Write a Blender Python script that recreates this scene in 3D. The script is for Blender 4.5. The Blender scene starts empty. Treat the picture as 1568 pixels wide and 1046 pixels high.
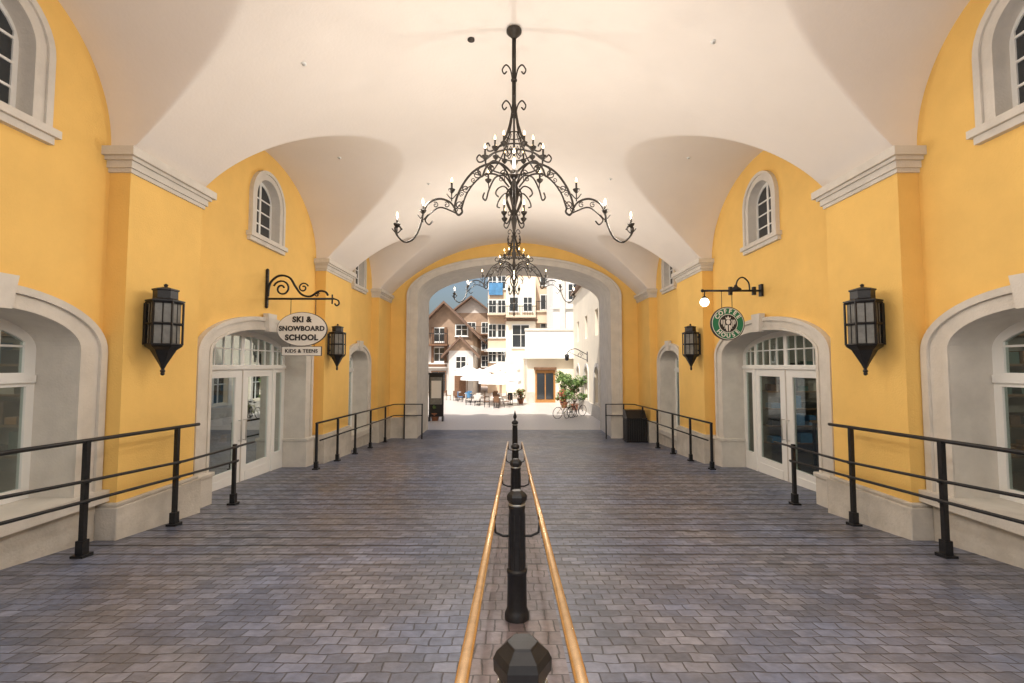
import bpy, math, random
from mathutils import Vector, Matrix
from mathutils.geometry import tessellate_polygon
random.seed(7)
R=math.radians
sc=bpy.context.scene
# ------------------------------------------------------------ materials
MATS={}
def newmat(name):
    m=bpy.data.materials.new(name); m.use_nodes=True
    nt=m.node_tree; b=nt.nodes['Principled BSDF']; MATS[name]=m
    return m,nt,b
def N(nt,t,**k):
    n=nt.nodes.new(t)
    for a,v in k.items(): setattr(n,a,v)
    return n
def simple(name,col,rough=.6,metal=0,var=.0,vs=2.0,bump=0,bs=30,emit=None,es=0,spec=None):
    m,nt,b=newmat(name)
    b.inputs['Base Color'].default_value=(*col,1); b.inputs['Roughness'].default_value=rough
    b.inputs['Metallic'].default_value=metal
    if spec is not None: b.inputs['Specular IOR Level'].default_value=spec
    tc=N(nt,'ShaderNodeTexCoord')
    if var>0:
        n=N(nt,'ShaderNodeTexNoise'); n.inputs['Scale'].default_value=vs; n.inputs['Detail'].default_value=6; n.inputs['Roughness'].default_value=.65
        nt.links.new(tc.outputs['Object'],n.inputs['Vector'])
        r=N(nt,'ShaderNodeMapRange'); r.inputs[1].default_value=.3; r.inputs[2].default_value=.7
        r.inputs[3].default_value=1-var; r.inputs[4].default_value=1+var
        nt.links.new(n.outputs['Fac'],r.inputs[0])
        h=N(nt,'ShaderNodeHueSaturation'); h.inputs['Color'].default_value=(*col,1)
        nt.links.new(r.outputs[0],h.inputs['Value']); nt.links.new(h.outputs[0],b.inputs['Base Color'])
    if bump>0:
        n2=N(nt,'ShaderNodeTexNoise'); n2.inputs['Scale'].default_value=bs; n2.inputs['Detail'].default_value=5
        nt.links.new(tc.outputs['Object'],n2.inputs['Vector'])
        bp=N(nt,'ShaderNodeBump'); bp.inputs['Strength'].default_value=bump; bp.inputs['Distance'].default_value=.02
        nt.links.new(n2.outputs['Fac'],bp.inputs['Height']); nt.links.new(bp.outputs[0],b.inputs['Normal'])
    if emit:
        b.inputs['Emission Color'].default_value=(*emit,1); b.inputs['Emission Strength'].default_value=es
        m.cycles.emission_sampling='NONE'
    return m
simple('yellow_stucco',(.88,.565,.165),.85,var=.06,vs=.9,bump=.3,bs=40)
simple('ceiling_plaster',(.86,.795,.73),.9,var=.025,vs=.7,bump=.12,bs=20)
simple('limestone',(.66,.62,.56),.75,var=.09,vs=2.5,bump=.25,bs=35)
simple('base_stone',(.56,.52,.46),.8,var=.14,vs=3,bump=.4,bs=30)
simple('white_paint',(.84,.84,.82),.45,var=.02,vs=3)
simple('window_white',(.76,.76,.74),.5)
simple('black_iron',(.018,.018,.02),.42,metal=.3,var=.3,vs=20)
simple('bronze_iron',(.05,.042,.035),.5,metal=.5,var=.3,vs=12)
simple('brass_rail',(.66,.47,.28),.25,metal=.85,var=.15,vs=14)
simple('dark_glass',(.03,.035,.04),.08,spec=.8)
simple('lantern_glass',(.20,.20,.19),.25,var=.25,vs=7)
simple('bulb',(1,.9,.7),.3,emit=(1,.72,.38),es=10)
simple('globe',(1,1,1),.3,emit=(1,.93,.8),es=7)
simple('added_shop_lamp',(1,1,1),.3,emit=(1,.9,.75),es=6)  # glow for the pendants added inside the shops
simple('sign_white',(.82,.80,.76),.5)
simple('sign_black',(.02,.02,.02),.5)
simple('sign_green',(.015,.19,.09),.5)
simple('steel',(.5,.5,.48),.35,metal=.9)
simple('wood_dark',(.16,.08,.04),.6,var=.3,vs=6)
simple('shop_wood',(.22,.13,.07),.6,var=.25,vs=4)
simple('shop_wall',(.34,.31,.27),.8,var=.2,vs=1)
simple('shop_floor',(.13,.10,.08),.5)
simple('shop_goods_a',(.10,.16,.14),.7)
simple('shop_goods_b',(.5,.45,.38),.7)
simple('roof_brown',(.15,.09,.06),.8,var=.25,vs=3)
simple('beige_wall',(.66,.51,.38),.85,var=.08,vs=.6)
simple('timber_wall',(.33,.23,.16),.8,var=.25,vs=1.2)
simple('cream_wall',(.82,.74,.60),.85,var=.06,vs=.7)
simple('white_wall',(.88,.87,.84),.8,var=.03,vs=.6)
simple('grey_wall',(.60,.56,.52),.85,var=.08,vs=.8)
simple('canvas_white',(.88,.88,.87),.8)
simple('leaf',(.08,.15,.035),.6,var=.5,vs=9)
simple('leaf_light',(.16,.23,.06),.6,var=.4,vs=9)
simple('flower_red',(.55,.04,.05),.6)
simple('terracotta',(.35,.15,.08),.8,var=.15)
simple('blue_fabric',(.07,.22,.42),.7,var=.3,vs=2)
simple('red_fabric',(.4,.06,.05),.7)
simple('rubber',(.015,.015,.015),.7)
simple('bike_paint',(.35,.38,.1),.35)
simple('bulkwood',(.42,.2,.06),.5,var=.2,vs=5)
def glassmat():
    m,nt,b=newmat('clear_glass'); nt.nodes.remove(b)
    o=[n for n in nt.nodes if n.type=='OUTPUT_MATERIAL'][0]
    t=N(nt,'ShaderNodeBsdfTransparent'); t.inputs[0].default_value=(.74,.80,.78,1)
    g=N(nt,'ShaderNodeBsdfGlossy'); g.inputs['Roughness'].default_value=.01; g.inputs[0].default_value=(.9,.95,.95,1)
    lw=N(nt,'ShaderNodeLayerWeight'); lw.inputs[0].default_value=.3
    r=N(nt,'ShaderNodeMapRange'); r.inputs[3].default_value=.05; r.inputs[4].default_value=.5
    nt.links.new(lw.outputs['Fresnel'],r.inputs[0])
    mx=N(nt,'ShaderNodeMixShader'); nt.links.new(r.outputs[0],mx.inputs[0])
    nt.links.new(t.outputs[0],mx.inputs[1]); nt.links.new(g.outputs[0],mx.inputs[2]); nt.links.new(mx.outputs[0],o.inputs[0])
glassmat()
def pavermat(name,c1,c2,mort,bw=.175,rh=.12):
    m,nt,b=newmat(name); L=nt.links.new
    tc=N(nt,'ShaderNodeTexCoord')
    ns=N(nt,'ShaderNodeTexNoise'); ns.inputs['Scale'].default_value=3.2; ns.inputs['Detail'].default_value=5
    L(tc.outputs['Object'],ns.inputs['Vector'])
    vm=N(nt,'ShaderNodeVectorMath',operation='SCALE'); vm.inputs['Scale'].default_value=.08
    L(ns.outputs['Color'],vm.inputs[0])
    ad=N(nt,'ShaderNodeVectorMath',operation='ADD'); L(tc.outputs['Object'],ad.inputs[0]); L(vm.outputs[0],ad.inputs[1])
    br=N(nt,'ShaderNodeTexBrick'); br.offset=.5
    br.inputs['Scale'].default_value=1; br.inputs['Brick Width'].default_value=bw; br.inputs['Row Height'].default_value=rh
    br.inputs['Mortar Size'].default_value=.007; br.inputs['Mortar Smooth'].default_value=.5; br.inputs['Bias'].default_value=0
    br.inputs['Color1'].default_value=(*c1,1); br.inputs['Color2'].default_value=(*c2,1); br.inputs['Mortar'].default_value=(*mort,1)
    L(ad.outputs[0],br.inputs['Vector'])
    n2=N(nt,'ShaderNodeTexNoise'); n2.inputs['Scale'].default_value=.5; n2.inputs['Detail'].default_value=8; n2.inputs['Roughness'].default_value=.72
    L(tc.outputs['Object'],n2.inputs['Vector'])
    mr=N(nt,'ShaderNodeMapRange'); mr.inputs[1].default_value=.32; mr.inputs[2].default_value=.68; mr.inputs[3].default_value=.66; mr.inputs[4].default_value=1.34
    L(n2.outputs['Fac'],mr.inputs[0])
    n4=N(nt,'ShaderNodeTexNoise'); n4.inputs['Scale'].default_value=.9; n4.inputs['Detail'].default_value=5
    mp4=N(nt,'ShaderNodeMapping'); mp4.inputs['Location'].default_value=(13,7,0); L(tc.outputs['Object'],mp4.inputs[0]); L(mp4.outputs[0],n4.inputs['Vector'])
    r4=N(nt,'ShaderNodeMapRange'); r4.inputs[1].default_value=.38; r4.inputs[2].default_value=.62; L(n4.outputs['Fac'],r4.inputs[0])
    tint=N(nt,'ShaderNodeMix',data_type='RGBA'); tint.inputs['A'].default_value=(.88,.95,1.12,1); tint.inputs['B'].default_value=(1.06,1.0,.96,1); L(r4.outputs[0],tint.inputs['Factor'])
    mt=N(nt,'ShaderNodeMix',data_type='RGBA',blend_type='MULTIPLY'); mt.inputs['Factor'].default_value=1; L(br.outputs['Color'],mt.inputs['A']); L(tint.outputs['Result'],mt.inputs['B'])
    n3=N(nt,'ShaderNodeTexNoise'); n3.inputs['Scale'].default_value=14; n3.inputs['Detail'].default_value=6
    L(tc.outputs['Object'],n3.inputs['Vector'])
    mr3=N(nt,'ShaderNodeMapRange'); mr3.inputs[1].default_value=.3; mr3.inputs[2].default_value=.7; mr3.inputs[3].default_value=.8; mr3.inputs[4].default_value=1.2
    L(n3.outputs['Fac'],mr3.inputs[0])
    mu=N(nt,'ShaderNodeMath',operation='MULTIPLY'); L(mr.outputs[0],mu.inputs[0]); L(mr3.outputs[0],mu.inputs[1])
    sp=N(nt,'ShaderNodeSeparateXYZ'); L(ad.outputs[0],sp.inputs[0])
    md=N(nt,'ShaderNodeMath',operation='PINGPONG'); md.inputs[1].default_value=rh*1.5; L(sp.outputs['Y'],md.inputs[0])
    ls=N(nt,'ShaderNodeMapRange'); ls.inputs[1].default_value=.015; ls.inputs[2].default_value=.045; ls.inputs[3].default_value=1; ls.inputs[4].default_value=0
    L(md.outputs[0],ls.inputs[0])
    g1=N(nt,'ShaderNodeMapRange'); g1.inputs[1].default_value=4.4; g1.inputs[2].default_value=6; L(sp.outputs['Y'],g1.inputs[0])
    g2=N(nt,'ShaderNodeMapRange'); g2.inputs[1].default_value=12.5; g2.inputs[2].default_value=14.5; g2.inputs[3].default_value=1; g2.inputs[4].default_value=0; L(sp.outputs['Y'],g2.inputs[0])
    ga=N(nt,'ShaderNodeMath',operation='MULTIPLY'); L(g1.outputs[0],ga.inputs[0]); L(g2.outputs[0],ga.inputs[1])
    gb=N(nt,'ShaderNodeMath',operation='MULTIPLY'); L(ga.outputs[0],gb.inputs[0]); L(ls.outputs[0],gb.inputs[1])
    gc=N(nt,'ShaderNodeMath',operation='MULTIPLY'); gc.inputs[1].default_value=.8; L(gb.outputs[0],gc.inputs[0])
    inv=N(nt,'ShaderNodeMath',operation='SUBTRACT'); inv.inputs[0].default_value=1; L(gc.outputs[0],inv.inputs[1])
    mu2=N(nt,'ShaderNodeMath',operation='MULTIPLY'); L(mu.outputs[0],mu2.inputs[0]); L(inv.outputs[0],mu2.inputs[1])
    pl=N(nt,'ShaderNodeMapRange'); pl.inputs[1].default_value=22.6; pl.inputs[2].default_value=22.8; L(sp.outputs['Y'],pl.inputs[0])
    h=N(nt,'ShaderNodeHueSaturation'); L(mt.outputs['Result'],h.inputs['Color']); L(mu2.outputs[0],h.inputs['Value'])
    # plaza: pale granite setts, weaker staining
    hp=N(nt,'ShaderNodeHueSaturation'); hp.inputs['Color'].default_value=(.62,.57,.53,1); L(mr3.outputs[0],hp.inputs['Value'])
    mx=N(nt,'ShaderNodeMix',data_type='RGBA'); L(pl.outputs[0],mx.inputs['Factor']); L(h.outputs[0],mx.inputs['A']); L(hp.outputs[0],mx.inputs['B'])
    L(mx.outputs['Result'],b.inputs['Base Color'])
    b.inputs['Roughness'].default_value=.4
    b.inputs['Specular IOR Level'].default_value=.55
    hm=N(nt,'ShaderNodeMath',operation='SUBTRACT'); hm.inputs[0].default_value=1; L(br.outputs['Fac'],hm.inputs[1])
    h2=N(nt,'ShaderNodeMath',operation='SUBTRACT'); L(hm.outputs[0],h2.inputs[0]); L(gb.outputs[0],h2.inputs[1])
    h3=N(nt,'ShaderNodeMath',operation='MULTIPLY_ADD'); L(n3.outputs['Fac'],h3.inputs[0]); h3.inputs[1].default_value=.6; L(h2.outputs[0],h3.inputs[2])
    bp=N(nt,'ShaderNodeBump'); bp.inputs['Strength'].default_value=.55; bp.inputs['Distance'].default_value=.012
    L(h3.outputs[0],bp.inputs['Height']); L(bp.outputs[0],b.inputs['Normal'])
pavermat('pavers',(.10,.112,.15),(.195,.21,.265),(.055,.055,.065))
pavermat('strip_pavers',(.13,.105,.11),(.20,.17,.175),(.06,.055,.055),.12,.2)
# ------------------------------------------------------------ mesh builder
class MB:
    def __init__(s): s.v=[]; s.f=[]; s.m=[]; s.s=[]
    def add(s,vs,fs,mat,smooth=False):
        o=len(s.v); s.v+= [tuple(p) for p in vs]
        for f in fs: s.f.append(tuple(i+o for i in f)); s.m.append(mat); s.s.append(smooth)
    def box(s,a,b,mat):
        x0,y0,z0=[min(a[i],b[i]) for i in range(3)]; x1,y1,z1=[max(a[i],b[i]) for i in range(3)]
        s.add([(x0,y0,z0),(x1,y0,z0),(x1,y1,z0),(x0,y1,z0),(x0,y0,z1),(x1,y0,z1),(x1,y1,z1),(x0,y1,z1)],
          [(0,3,2,1),(4,5,6,7),(0,1,5,4),(1,2,6,5),(2,3,7,6),(3,0,4,7)],mat)
    def tube(s,path,r,mat,n=6,smooth=True):
        P=[Vector(p) for p in path]; k=len(P)
        if not isinstance(r,(list,tuple)): r=[r]*k
        t0=(P[1]-P[0]).normalized(); up=Vector((0,0,1)) if abs(t0.z)<.9 else Vector((1,0,0))
        nrm=(up-t0*up.dot(t0)).normalized(); vs=[]
        for i in range(k):
            t=(P[min(i+1,k-1)]-P[max(i-1,0)]).normalized()
            nrm=(nrm-t*nrm.dot(t)); nrm=nrm.normalized() if nrm.length>1e-6 else t.orthogonal().normalized()
            bn=t.cross(nrm)
            for j in range(n):
                a=2*math.pi*(j+.5)/n; vs.append(P[i]+(nrm*math.cos(a)+bn*math.sin(a))*r[i])
        fs=[(i*n+j,i*n+(j+1)%n,(i+1)*n+(j+1)%n,(i+1)*n+j) for i in range(k-1) for j in range(n)]
        fs+= [tuple(range(n))[::-1],tuple((k-1)*n+j for j in range(n))]
        s.add(vs,fs,mat,smooth and n>4)
    def lathe(s,prof,c,mat,n=16,ph=0,smooth=True):
        vs=[]; k=len(prof)
        for r,z in prof:
            for j in range(n):
                a=2*math.pi*j/n+ph; vs.append((c[0]+r*math.cos(a),c[1]+r*math.sin(a),c[2]+z))
        fs=[(i*n+j,i*n+(j+1)%n,(i+1)*n+(j+1)%n,(i+1)*n+j) for i in range(k-1) for j in range(n)]
        fs+= [tuple(range(n))[::-1],tuple((k-1)*n+j for j in range(n))]
        s.add(vs,fs,mat,smooth)
    def ball(s,c,r,mat,n=12,sz=1):
        s.lathe([(max(r*math.sin(math.pi*i/8),1e-4),-r*sz*math.cos(math.pi*i/8)) for i in range(9)],c,mat,n)
    def plate(s,outer,holes,mp,w0,w1,mat):
        loops=[outer]+list(holes); flat=[p for l in loops for p in l]
        tr=tessellate_polygon([[Vector((p[0],p[1],0)) for p in l] for l in loops])
        n=len(flat); vs=[mp(p[0],p[1],w0) for p in flat]+[mp(p[0],p[1],w1) for p in flat]
        fs=[tuple(t) for t in tr]+[tuple(i+n for i in t) for t in tr]; o=0
        for l in loops:
            k=len(l)
            for i in range(k): a=o+i; b=o+(i+1)%k; fs.append((a,b,b+n,a+n))
            o+=k
        s.add(vs,fs,mat)
    def strip(s,line,mp,w0,w1,mat,smooth=False):
        n=len(line); vs=[mp(p[0],p[1],w0) for p in line]+[mp(p[0],p[1],w1) for p in line]
        s.add(vs,[(i,i+1,i+1+n,i+n) for i in range(n-1)],mat,smooth)
    def merge(s,o,M):
        k=len(s.v); s.v+=[tuple(M@Vector(p)) for p in o.v]
        for f,m,q in zip(o.f,o.m,o.s): s.f.append(tuple(i+k for i in f)); s.m.append(m); s.s.append(q)
    def mesh(s,name):
        me=bpy.data.meshes.new(name); me.from_pydata(s.v,[],s.f)
        names=[]; 
        for m in s.m:
            if m not in names: names.append(m)
        for m in names: me.materials.append(MATS[m])
        ix={m:i for i,m in enumerate(names)}
        me.polygons.foreach_set('material_index',[ix[m] for m in s.m]); me.polygons.foreach_set('use_smooth',s.s)
        me.update(); return me
    def obj(s,name,parent=None,loc=(0,0,0),bevel=0):
        ob=bpy.data.objects.new(name,s.mesh(name)); sc.collection.objects.link(ob); ob.location=loc
        if parent: ob.parent=parent
        if bevel:
            m=ob.modifiers.new('b','BEVEL'); m.width=bevel; m.segments=2; m.limit_method='ANGLE'
        return ob
def empty(name,loc=(0,0,0),parent=None):
    e=bpy.data.objects.new(name,None); sc.collection.objects.link(e); e.location=loc; e.empty_display_size=.2
    if parent: e.parent=parent
    return e
def inst(name,me,loc,rot=0,parent=None):
    o=bpy.data.objects.new(name,me); sc.collection.objects.link(o); o.location=loc; o.rotation_euler=(0,0,rot)
    if parent: o.parent=parent
    return o
def interp(tab,x):
    if x<=tab[0][0]: return tab[0][1]
    for (a,b),(c,d) in zip(tab,tab[1:]):
        if x<=c: return b+(d-b)*(x-a)/(c-a)
    return tab[-1][1]
EYE=3.2
FT=[(0,1.42),(8.4,.62),(12,.46),(20,0)]
def fz(y): return interp(FT,y)
# ------------------------------------------------------------ ground
g=MB(); ys=[-400,-60,-10,0,2,4,6,8,8.4,9,10,11,12,14,16,18,20,22.7,30,60,150,500]; xs=[-500,-100,-30,-6,0,6,30,100,500]
g.add([(x,y,fz(y)) for y in ys for x in xs],[(j*9+i,j*9+i+1,(j+1)*9+i+1,(j+1)*9+i) for j in range(len(ys)-1) for i in range(8)],'pavers')
g.obj('ground')
g=MB(); ys=[-3,0,8.4,12,13.2]
g.add([(x,y,fz(y)+.004) for y in ys for x in (-.33,.37)],[(2*j,2*j+1,2*j+3,2*j+2) for j in range(4)],'strip_pavers'); g.obj('centre_paving_strip')
# ------------------------------------------------------------ building
W=5.8; WP=5.5; SP=6.31; RISE=2.37; YE=20.2; YX=22.7; Y0=-3.2
RAD=(WP*WP+RISE*RISE)/(2*RISE)
B=empty('vaulted_passage_building')
def arch(c,a,spring,rise,base,n=28):
    p=[(c-a,base)]
    for i in range(n+1):
        t=math.pi*(1-i/n); p.append((c+a*math.cos(t),spring+rise*math.sin(t)))
    p.append((c+a,base)); return p
def archz(u,c,a,spring,rise):
    q=1-((u-c)/a)**2; return spring+rise*math.sqrt(max(q,0))
BAYS=[(4.95,1.45,8.0),(10.55,2.65,8.2),(16.82,1.62,8.0)]
PIL=[(1.7,3.5,1.85),(6.4,7.9,1.25),(13.2,15.2,1.15),(18.44,YE,.9)]
LOW=[(4.95,1.05,3.40,.46,None,.38,'win',1.48),(10.58,1.95,3.45,.55,None,.42,'door',.2),(16.82,1.0,3.3,.45,None,.36,'win',.75)]
UP=[(4.78,.50,7.0,6.12),(10.5,.50,7.0,6.12),(16.82,.46,6.95,6.12)]
ceil=MB()
nx=170; xsn=[WP*(.35*math.sin(math.pi/2*i/nx)+.65*i/nx) for i in range(-nx,nx+1)]
xsn=[-5.84,-5.75,-5.65,-5.56]+xsn+[5.56,5.65,5.75,5.84]
ysn=[Y0]; cur=Y0
for c,a,cr in BAYS:
    k=max(3,int((c-a-cur)/.25)); ysn+=[cur+(c-a-cur)*i/k for i in range(1,k)]
    n=120 if a>2 else 90
    ysn+=[c-a*math.cos(math.pi*i/n) for i in range(n+1)]; cur=c+a
ysn+=[cur+(YE+.06-cur)*i/6 for i in range(1,7)]
def cz(x,y):
    m=SP+RISE-RAD+math.sqrt(RAD*RAD-x*x) if abs(x)<WP else SP
    for c,a,cr in BAYS:
        if abs(y-c)<=a+1e-6:
            q=SP+(cr-SP)*math.sqrt(max(0,1-((y-c)/a)**2))
            k=.03; d=m-q
            return .5*(m+q+math.sqrt(d*d+k*k))-.5*k
    return m
nxx=len(xsn)
ceil.add([(x,y,cz(x,y)) for y in ysn for x in xsn],[(j*nxx+i,j*nxx+i+1,(j+1)*nxx+i+1,(j+1)*nxx+i) for j in range(len(ysn)-1) for i in range(nxx-1)],'ceiling_plaster',True)
ceil.obj('vaulted_ceiling',B)
cf=MB()
for x,y in [(-3.3,6.9),(3.0,6.6),(1.75,6.2),(-4.2,10.7),(4.2,10.7),(.05,6.0),(-2.4,12.5),(2.6,12.0)]:
    z=cz(x,y)
    cf.lathe([(.045,-.012),(.045,.0),(.04,.01)],(x,y,z-.005),'white_paint',14); cf.lathe([(.018,-.03),(.018,-.01)],(x,y,z-.005),'steel',10)
cf.lathe([(.06,-.02),(.06,.01)],(-.72,7.35,cz(-.7,7.3)),'bronze_iron',12)
cf.obj('ceiling_fixtures',B)
walls=MB(); trim=MB(); base=MB(); wf=MB(); gl=MB()
for s in (-1,1):
    mp=lambda u,v,w,s=s:(s*w,u,v)
    holes=[]
    for c,a,sp,ri,_,bd,kind,bz in LOW:
        holes.append(arch(c,a+.05,sp,ri+.05,-.15 if kind=='door' else bz-.05))
    for c,a,sp,bz in UP: holes.append(arch(c,a+.04,sp,a+.04,bz-.04,16))
    walls.plate([(Y0,-.4),(YX-.03,-.4),(YX-.03,8.8),(Y0,8.8)],holes,mp,W,W+.1,'yellow_stucco')
    for y0,y1,bt in PIL:
        walls.box((s*WP,y0,bt),(s*(W+.02),y1-(.004 if y1==YE else 0),SP-.3),'yellow_stucco')
        for e,z0,z1 in ((.03,SP-.36,SP-.30),(.06,SP-.30,SP-.20),(.10,SP-.20,SP-.15),(.15,SP-.15,SP-.025)):
            trim.box((s*(WP-e),y0-e,z0),(s*(W+.03),min(y1+e,YE-.003),z1),'limestone')
        base.box((s*(WP-.09),y0-.09,-.4),(s*(W+.03),min(y1+.09,YE-.005),bt),'base_stone')
        base.box((s*(WP-.06),y0-.06,bt),(s*(W+.03),min(y1+.06,YE-.007),bt+.05),'base_stone')
    for (y0,y1,bt) in ((Y0,1.61,1.9),(3.59,6.31,1.42),(15.29,18.35,.72)):
        base.box((s*(W-.10),y0,-.4),(s*(W+.02),y1,bt),'base_stone')
    for c,a,sp,ri,_,bd,kind,bz in LOW:
        lo=-.3 if kind=='door' else bz-.06
        o=arch(c,a+bd,sp-.02,ri+bd*.75,lo); i2=arch(c,a,sp,ri,lo)
        trim.plate(o+i2[::-1],[],mp,W-.07,W+.02,'limestone')
        i3=arch(c,a+bd-.10,sp-.02,ri+bd*.75-.09,lo)
        trim.plate(o+i3[::-1],[],mp,W-.11,W-.072,'limestone')
        i4=arch(c,a+.07,sp,ri+.06,lo)
        trim.plate(i4+i2[::-1],[],mp,W-.09,W-.073,'limestone')
        trim.strip(arch(c,a,sp,ri,lo),mp,W+.02,W+.56,'limestone')
        kz0=sp+ri-.03; kz1=sp+ri+bd*.75+.07
        trim.plate([(c-.13,kz0),(c+.13,kz0),(c+.19,kz1),(c-.19,kz1)],[],mp,W-.17,W-.05,'limestone')
        if kind=='door':
            for sg in (-1,1):
                y0=c+sg*(a-.025); y1=c+sg*(a+bd+.03)
                base.box((s*(W-.15),y0,-.3),(s*(W+.5),y1,1.12),'limestone')
                base.box((s*(W-.18),y0-sg*.02,1.12),(s*(W+.5),y1+sg*.02,1.2),'limestone')
        else:
            trim.box((s*(W-.2),c-a-bd-.04,bz-.16),(s*(W+.56),c+a+bd+.04,bz-.002),'limestone')
        wp=W+.5; b0=.1 if kind=='door' else bz
        outer=arch(c,a+.01,sp,ri+.01,b0); hs=[]
        tz=3.12 if kind=='door' else 3.02
        if kind=='door':
            cols=[(c-a+.12,c-a+.45),(c-1.28,c-.12),(c+.12,c+1.28),(c+a-.45,c+a-.12)]
            for k,(u0,u1) in enumerate(cols):
                if k in (1,2): hs.append([(u0+.12,.86),(u1-.12,.86),(u1-.12,tz-.2),(u0+.12,tz-.2)])
                else: hs.append([(u0,.9),(u1,.9),(u1,tz-.12),(u0,tz-.12)])
            groups=[(c-a+.12,c-1.36),(c-1.28,c-.06),(c+.06,c+1.28),(c+1.36,c+a-.12)]; nm=[1,3,3,1]
        else:
            hs+= [[(c-a+.10,bz+.14),(c-.05,bz+.14),(c-.05,tz-.1),(c-a+.10,tz-.1)],[(c+.05,bz+.14),(c+a-.10,bz+.14),(c+a-.10,tz-.1),(c+.05,tz-.1)]]
            groups=[(c-a+.14,c-.05),(c+.05,c+a-.14)]; nm=[2,2]
        for (u0,u1) in groups:
            top=[(u0+(u1-u0)*t/8,max(archz(u0+(u1-u0)*t/8,c,a,sp,ri)-.13,tz+.12)) for t in range(8,-1,-1)]
            hs.append([(u0,tz+.08),(u1,tz+.08)]+top)
        wf.plate(outer,hs,mp,wp,wp+.07,'white_paint')
        for (u0,u1),k in zip(groups,nm):
            for q in range(1,k+1):
                u=u0+(u1-u0)*q/(k+1); wf.box((s*(wp+.012),u-.014,tz+.05),(s*(wp+.05),u+.014,archz(u,c,a,sp,ri)-.1),'window_white')
            zz=(tz+sp+ri)/2
            wf.box((s*(wp+.014),u0-.02,zz-.014),(s*(wp+.048),u1+.02,zz+.014),'window_white')
        if kind=='door':
            wf.box((s*(wp-.02),c-.01,.3),(s*(wp+.001),c+.01,tz-.03),'grey_wall')
            for sg in (-1,1):
                wf.tube([(s*(wp-.07),c+sg*.09,1.45),(s*(wp-.07),c+sg*.09,1.95)],.014,'steel',8)
                for z in (1.47,1.93): wf.tube([(s*(wp-.07),c+sg*.09,z),(s*(wp+.01),c+sg*.09,z)],.01,'steel',6)
                wf.box((s*(wp-.012),c+sg*.2,.42),(s*(wp+.001),c+sg*1.18,.72),'white_paint')
                wf.box((s*(wp-.03),c+sg*1.30,.2),(s*(wp+.001),c+sg*1.38,tz),'white_paint')
            wf.box((s*(wp-.05),c-a+.02,tz-.02),(s*(wp+.001),c+a-.02,tz+.06),'white_paint')
        else:
            wf.box((s*(wp-.04),c-a+.02,tz-.05),(s*(wp+.001),c+a-.02,tz+.05),'white_paint')
            wf.box((s*(wp-.03),c-.04,bz),(s*(wp+.001),c+.04,tz),'white_paint')
        gl.plate(arch(c,a-.03,sp,ri-.03,b0+.05),[],mp,wp+.03,wp+.034,'clear_glass')
    for c,a,sp,bz in UP:
        A=a+.21
        trim.plate(arch(c,A,sp,A,bz,20)+arch(c,a,sp,a,bz,20)[::-1],[],mp,W-.06,W+.02,'limestone')
        trim.plate(arch(c,A,sp,A,bz,20)+arch(c,A-.08,sp,A-.08,bz,20)[::-1],[],mp,W-.09,W-.062,'limestone')
        trim.strip(arch(c,a,sp,a,bz,20),mp,W+.02,W+.28,'limestone')
        trim.box((s*(W-.13),c-A-.08,bz-.10),(s*(W+.28),c+A+.08,bz-.002),'limestone')
        trim.box((s*(W-.08),c-A-.04,bz-.19),(s*(W+.02),c+A+.04,bz-.10),'limestone')
        wp=W+.15; hs=[]
        for j in range(2):
            u0=c-a+.06+j*(a-.03); u1=u0+a-.09
            for k in range(3):
                z0=bz+.08+k*.3; hs.append([(u0,z0),(u1,z0),(u1,z0+.27),(u0,z0+.27)])
            t=[(u0+(u1-u0)*q/6,archz(u0+(u1-u0)*q/6,c,a,sp,a)-.07) for q in range(6,-1,-1)]
            hs.append([(u0,bz+.98),(u1,bz+.98)]+[(p[0],max(p[1],bz+1.0)) for p in t])
        wf.plate(arch(c,a+.01,sp,a+.01,bz,20),hs,mp,wp,wp+.04,'white_paint')
        gl.plate(arch(c,a,sp,a,bz,20),[],mp,wp+.02,wp+.03,'dark_glass')
mpx=lambda u,v,w:(u,w,v)
EA=4.29; ES=6.3; ER=1.42
walls.plate([(-5.85,-.3),(5.85,-.3),(5.85,8.95),(-5.85,8.95)],[arch(0,EA+.1,ES,ER+.1,-.2,48)],mpx,YE,YE+.1,'yellow_stucco')
trim.plate(arch(0,EA+.48,ES-.02,ER+.36,-.1,48)+arch(0,EA,ES,ER,-.1,48)[::-1],[],mpx,YE-.08,YE+.02,'limestone')
trim.plate(arch(0,EA+.48,ES-.02,ER+.36,-.1,48)+arch(0,EA+.36,ES-.02,ER+.26,-.1,48)[::-1],[],mpx,YE-.13,YE-.082,'limestone')
trim.strip(arch(0,EA,ES,ER,-.1,48),mpx,YE+.02,YX+.02,'limestone')
for s in (-1,1):
    base.box((s*(EA-.05),YE-.16,-.1),(s*(EA+.53),YE+.0,.95),'limestone')
    base.box((s*(EA-.08),YE-.19,.95),(s*(EA+.56),YE+.0,1.03),'limestone')
    base.box((s*(EA+.53),YE-.09,-.1),(s*5.8,YE+.01,.9),'base_stone')
walls.plate([(-13,-.3),(13,-.3),(13,9.5),(-13,9.5)],[arch(0,EA+.02,ES,ER+.02,-.2,48)],mpx,YX,YX+.1,'yellow_stucco')
trim.plate(arch(0,EA+.5,ES,ER+.4,-.1,48)+arch(0,EA,ES,ER,-.1,48)[::-1],[],mpx,YX+.1,YX+.16,'limestone')
walls.obj('walls',B); trim.obj('stone_trim',B,bevel=.008); base.obj('stone_base',B,bevel=.015); wf.obj('doors_and_window_frames',B,bevel=.004); gl.obj('glazing',B)
rf=MB(); rf.box((-13,Y0,8.98),(13,YX+.12,9.2),'roof_brown')
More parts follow.
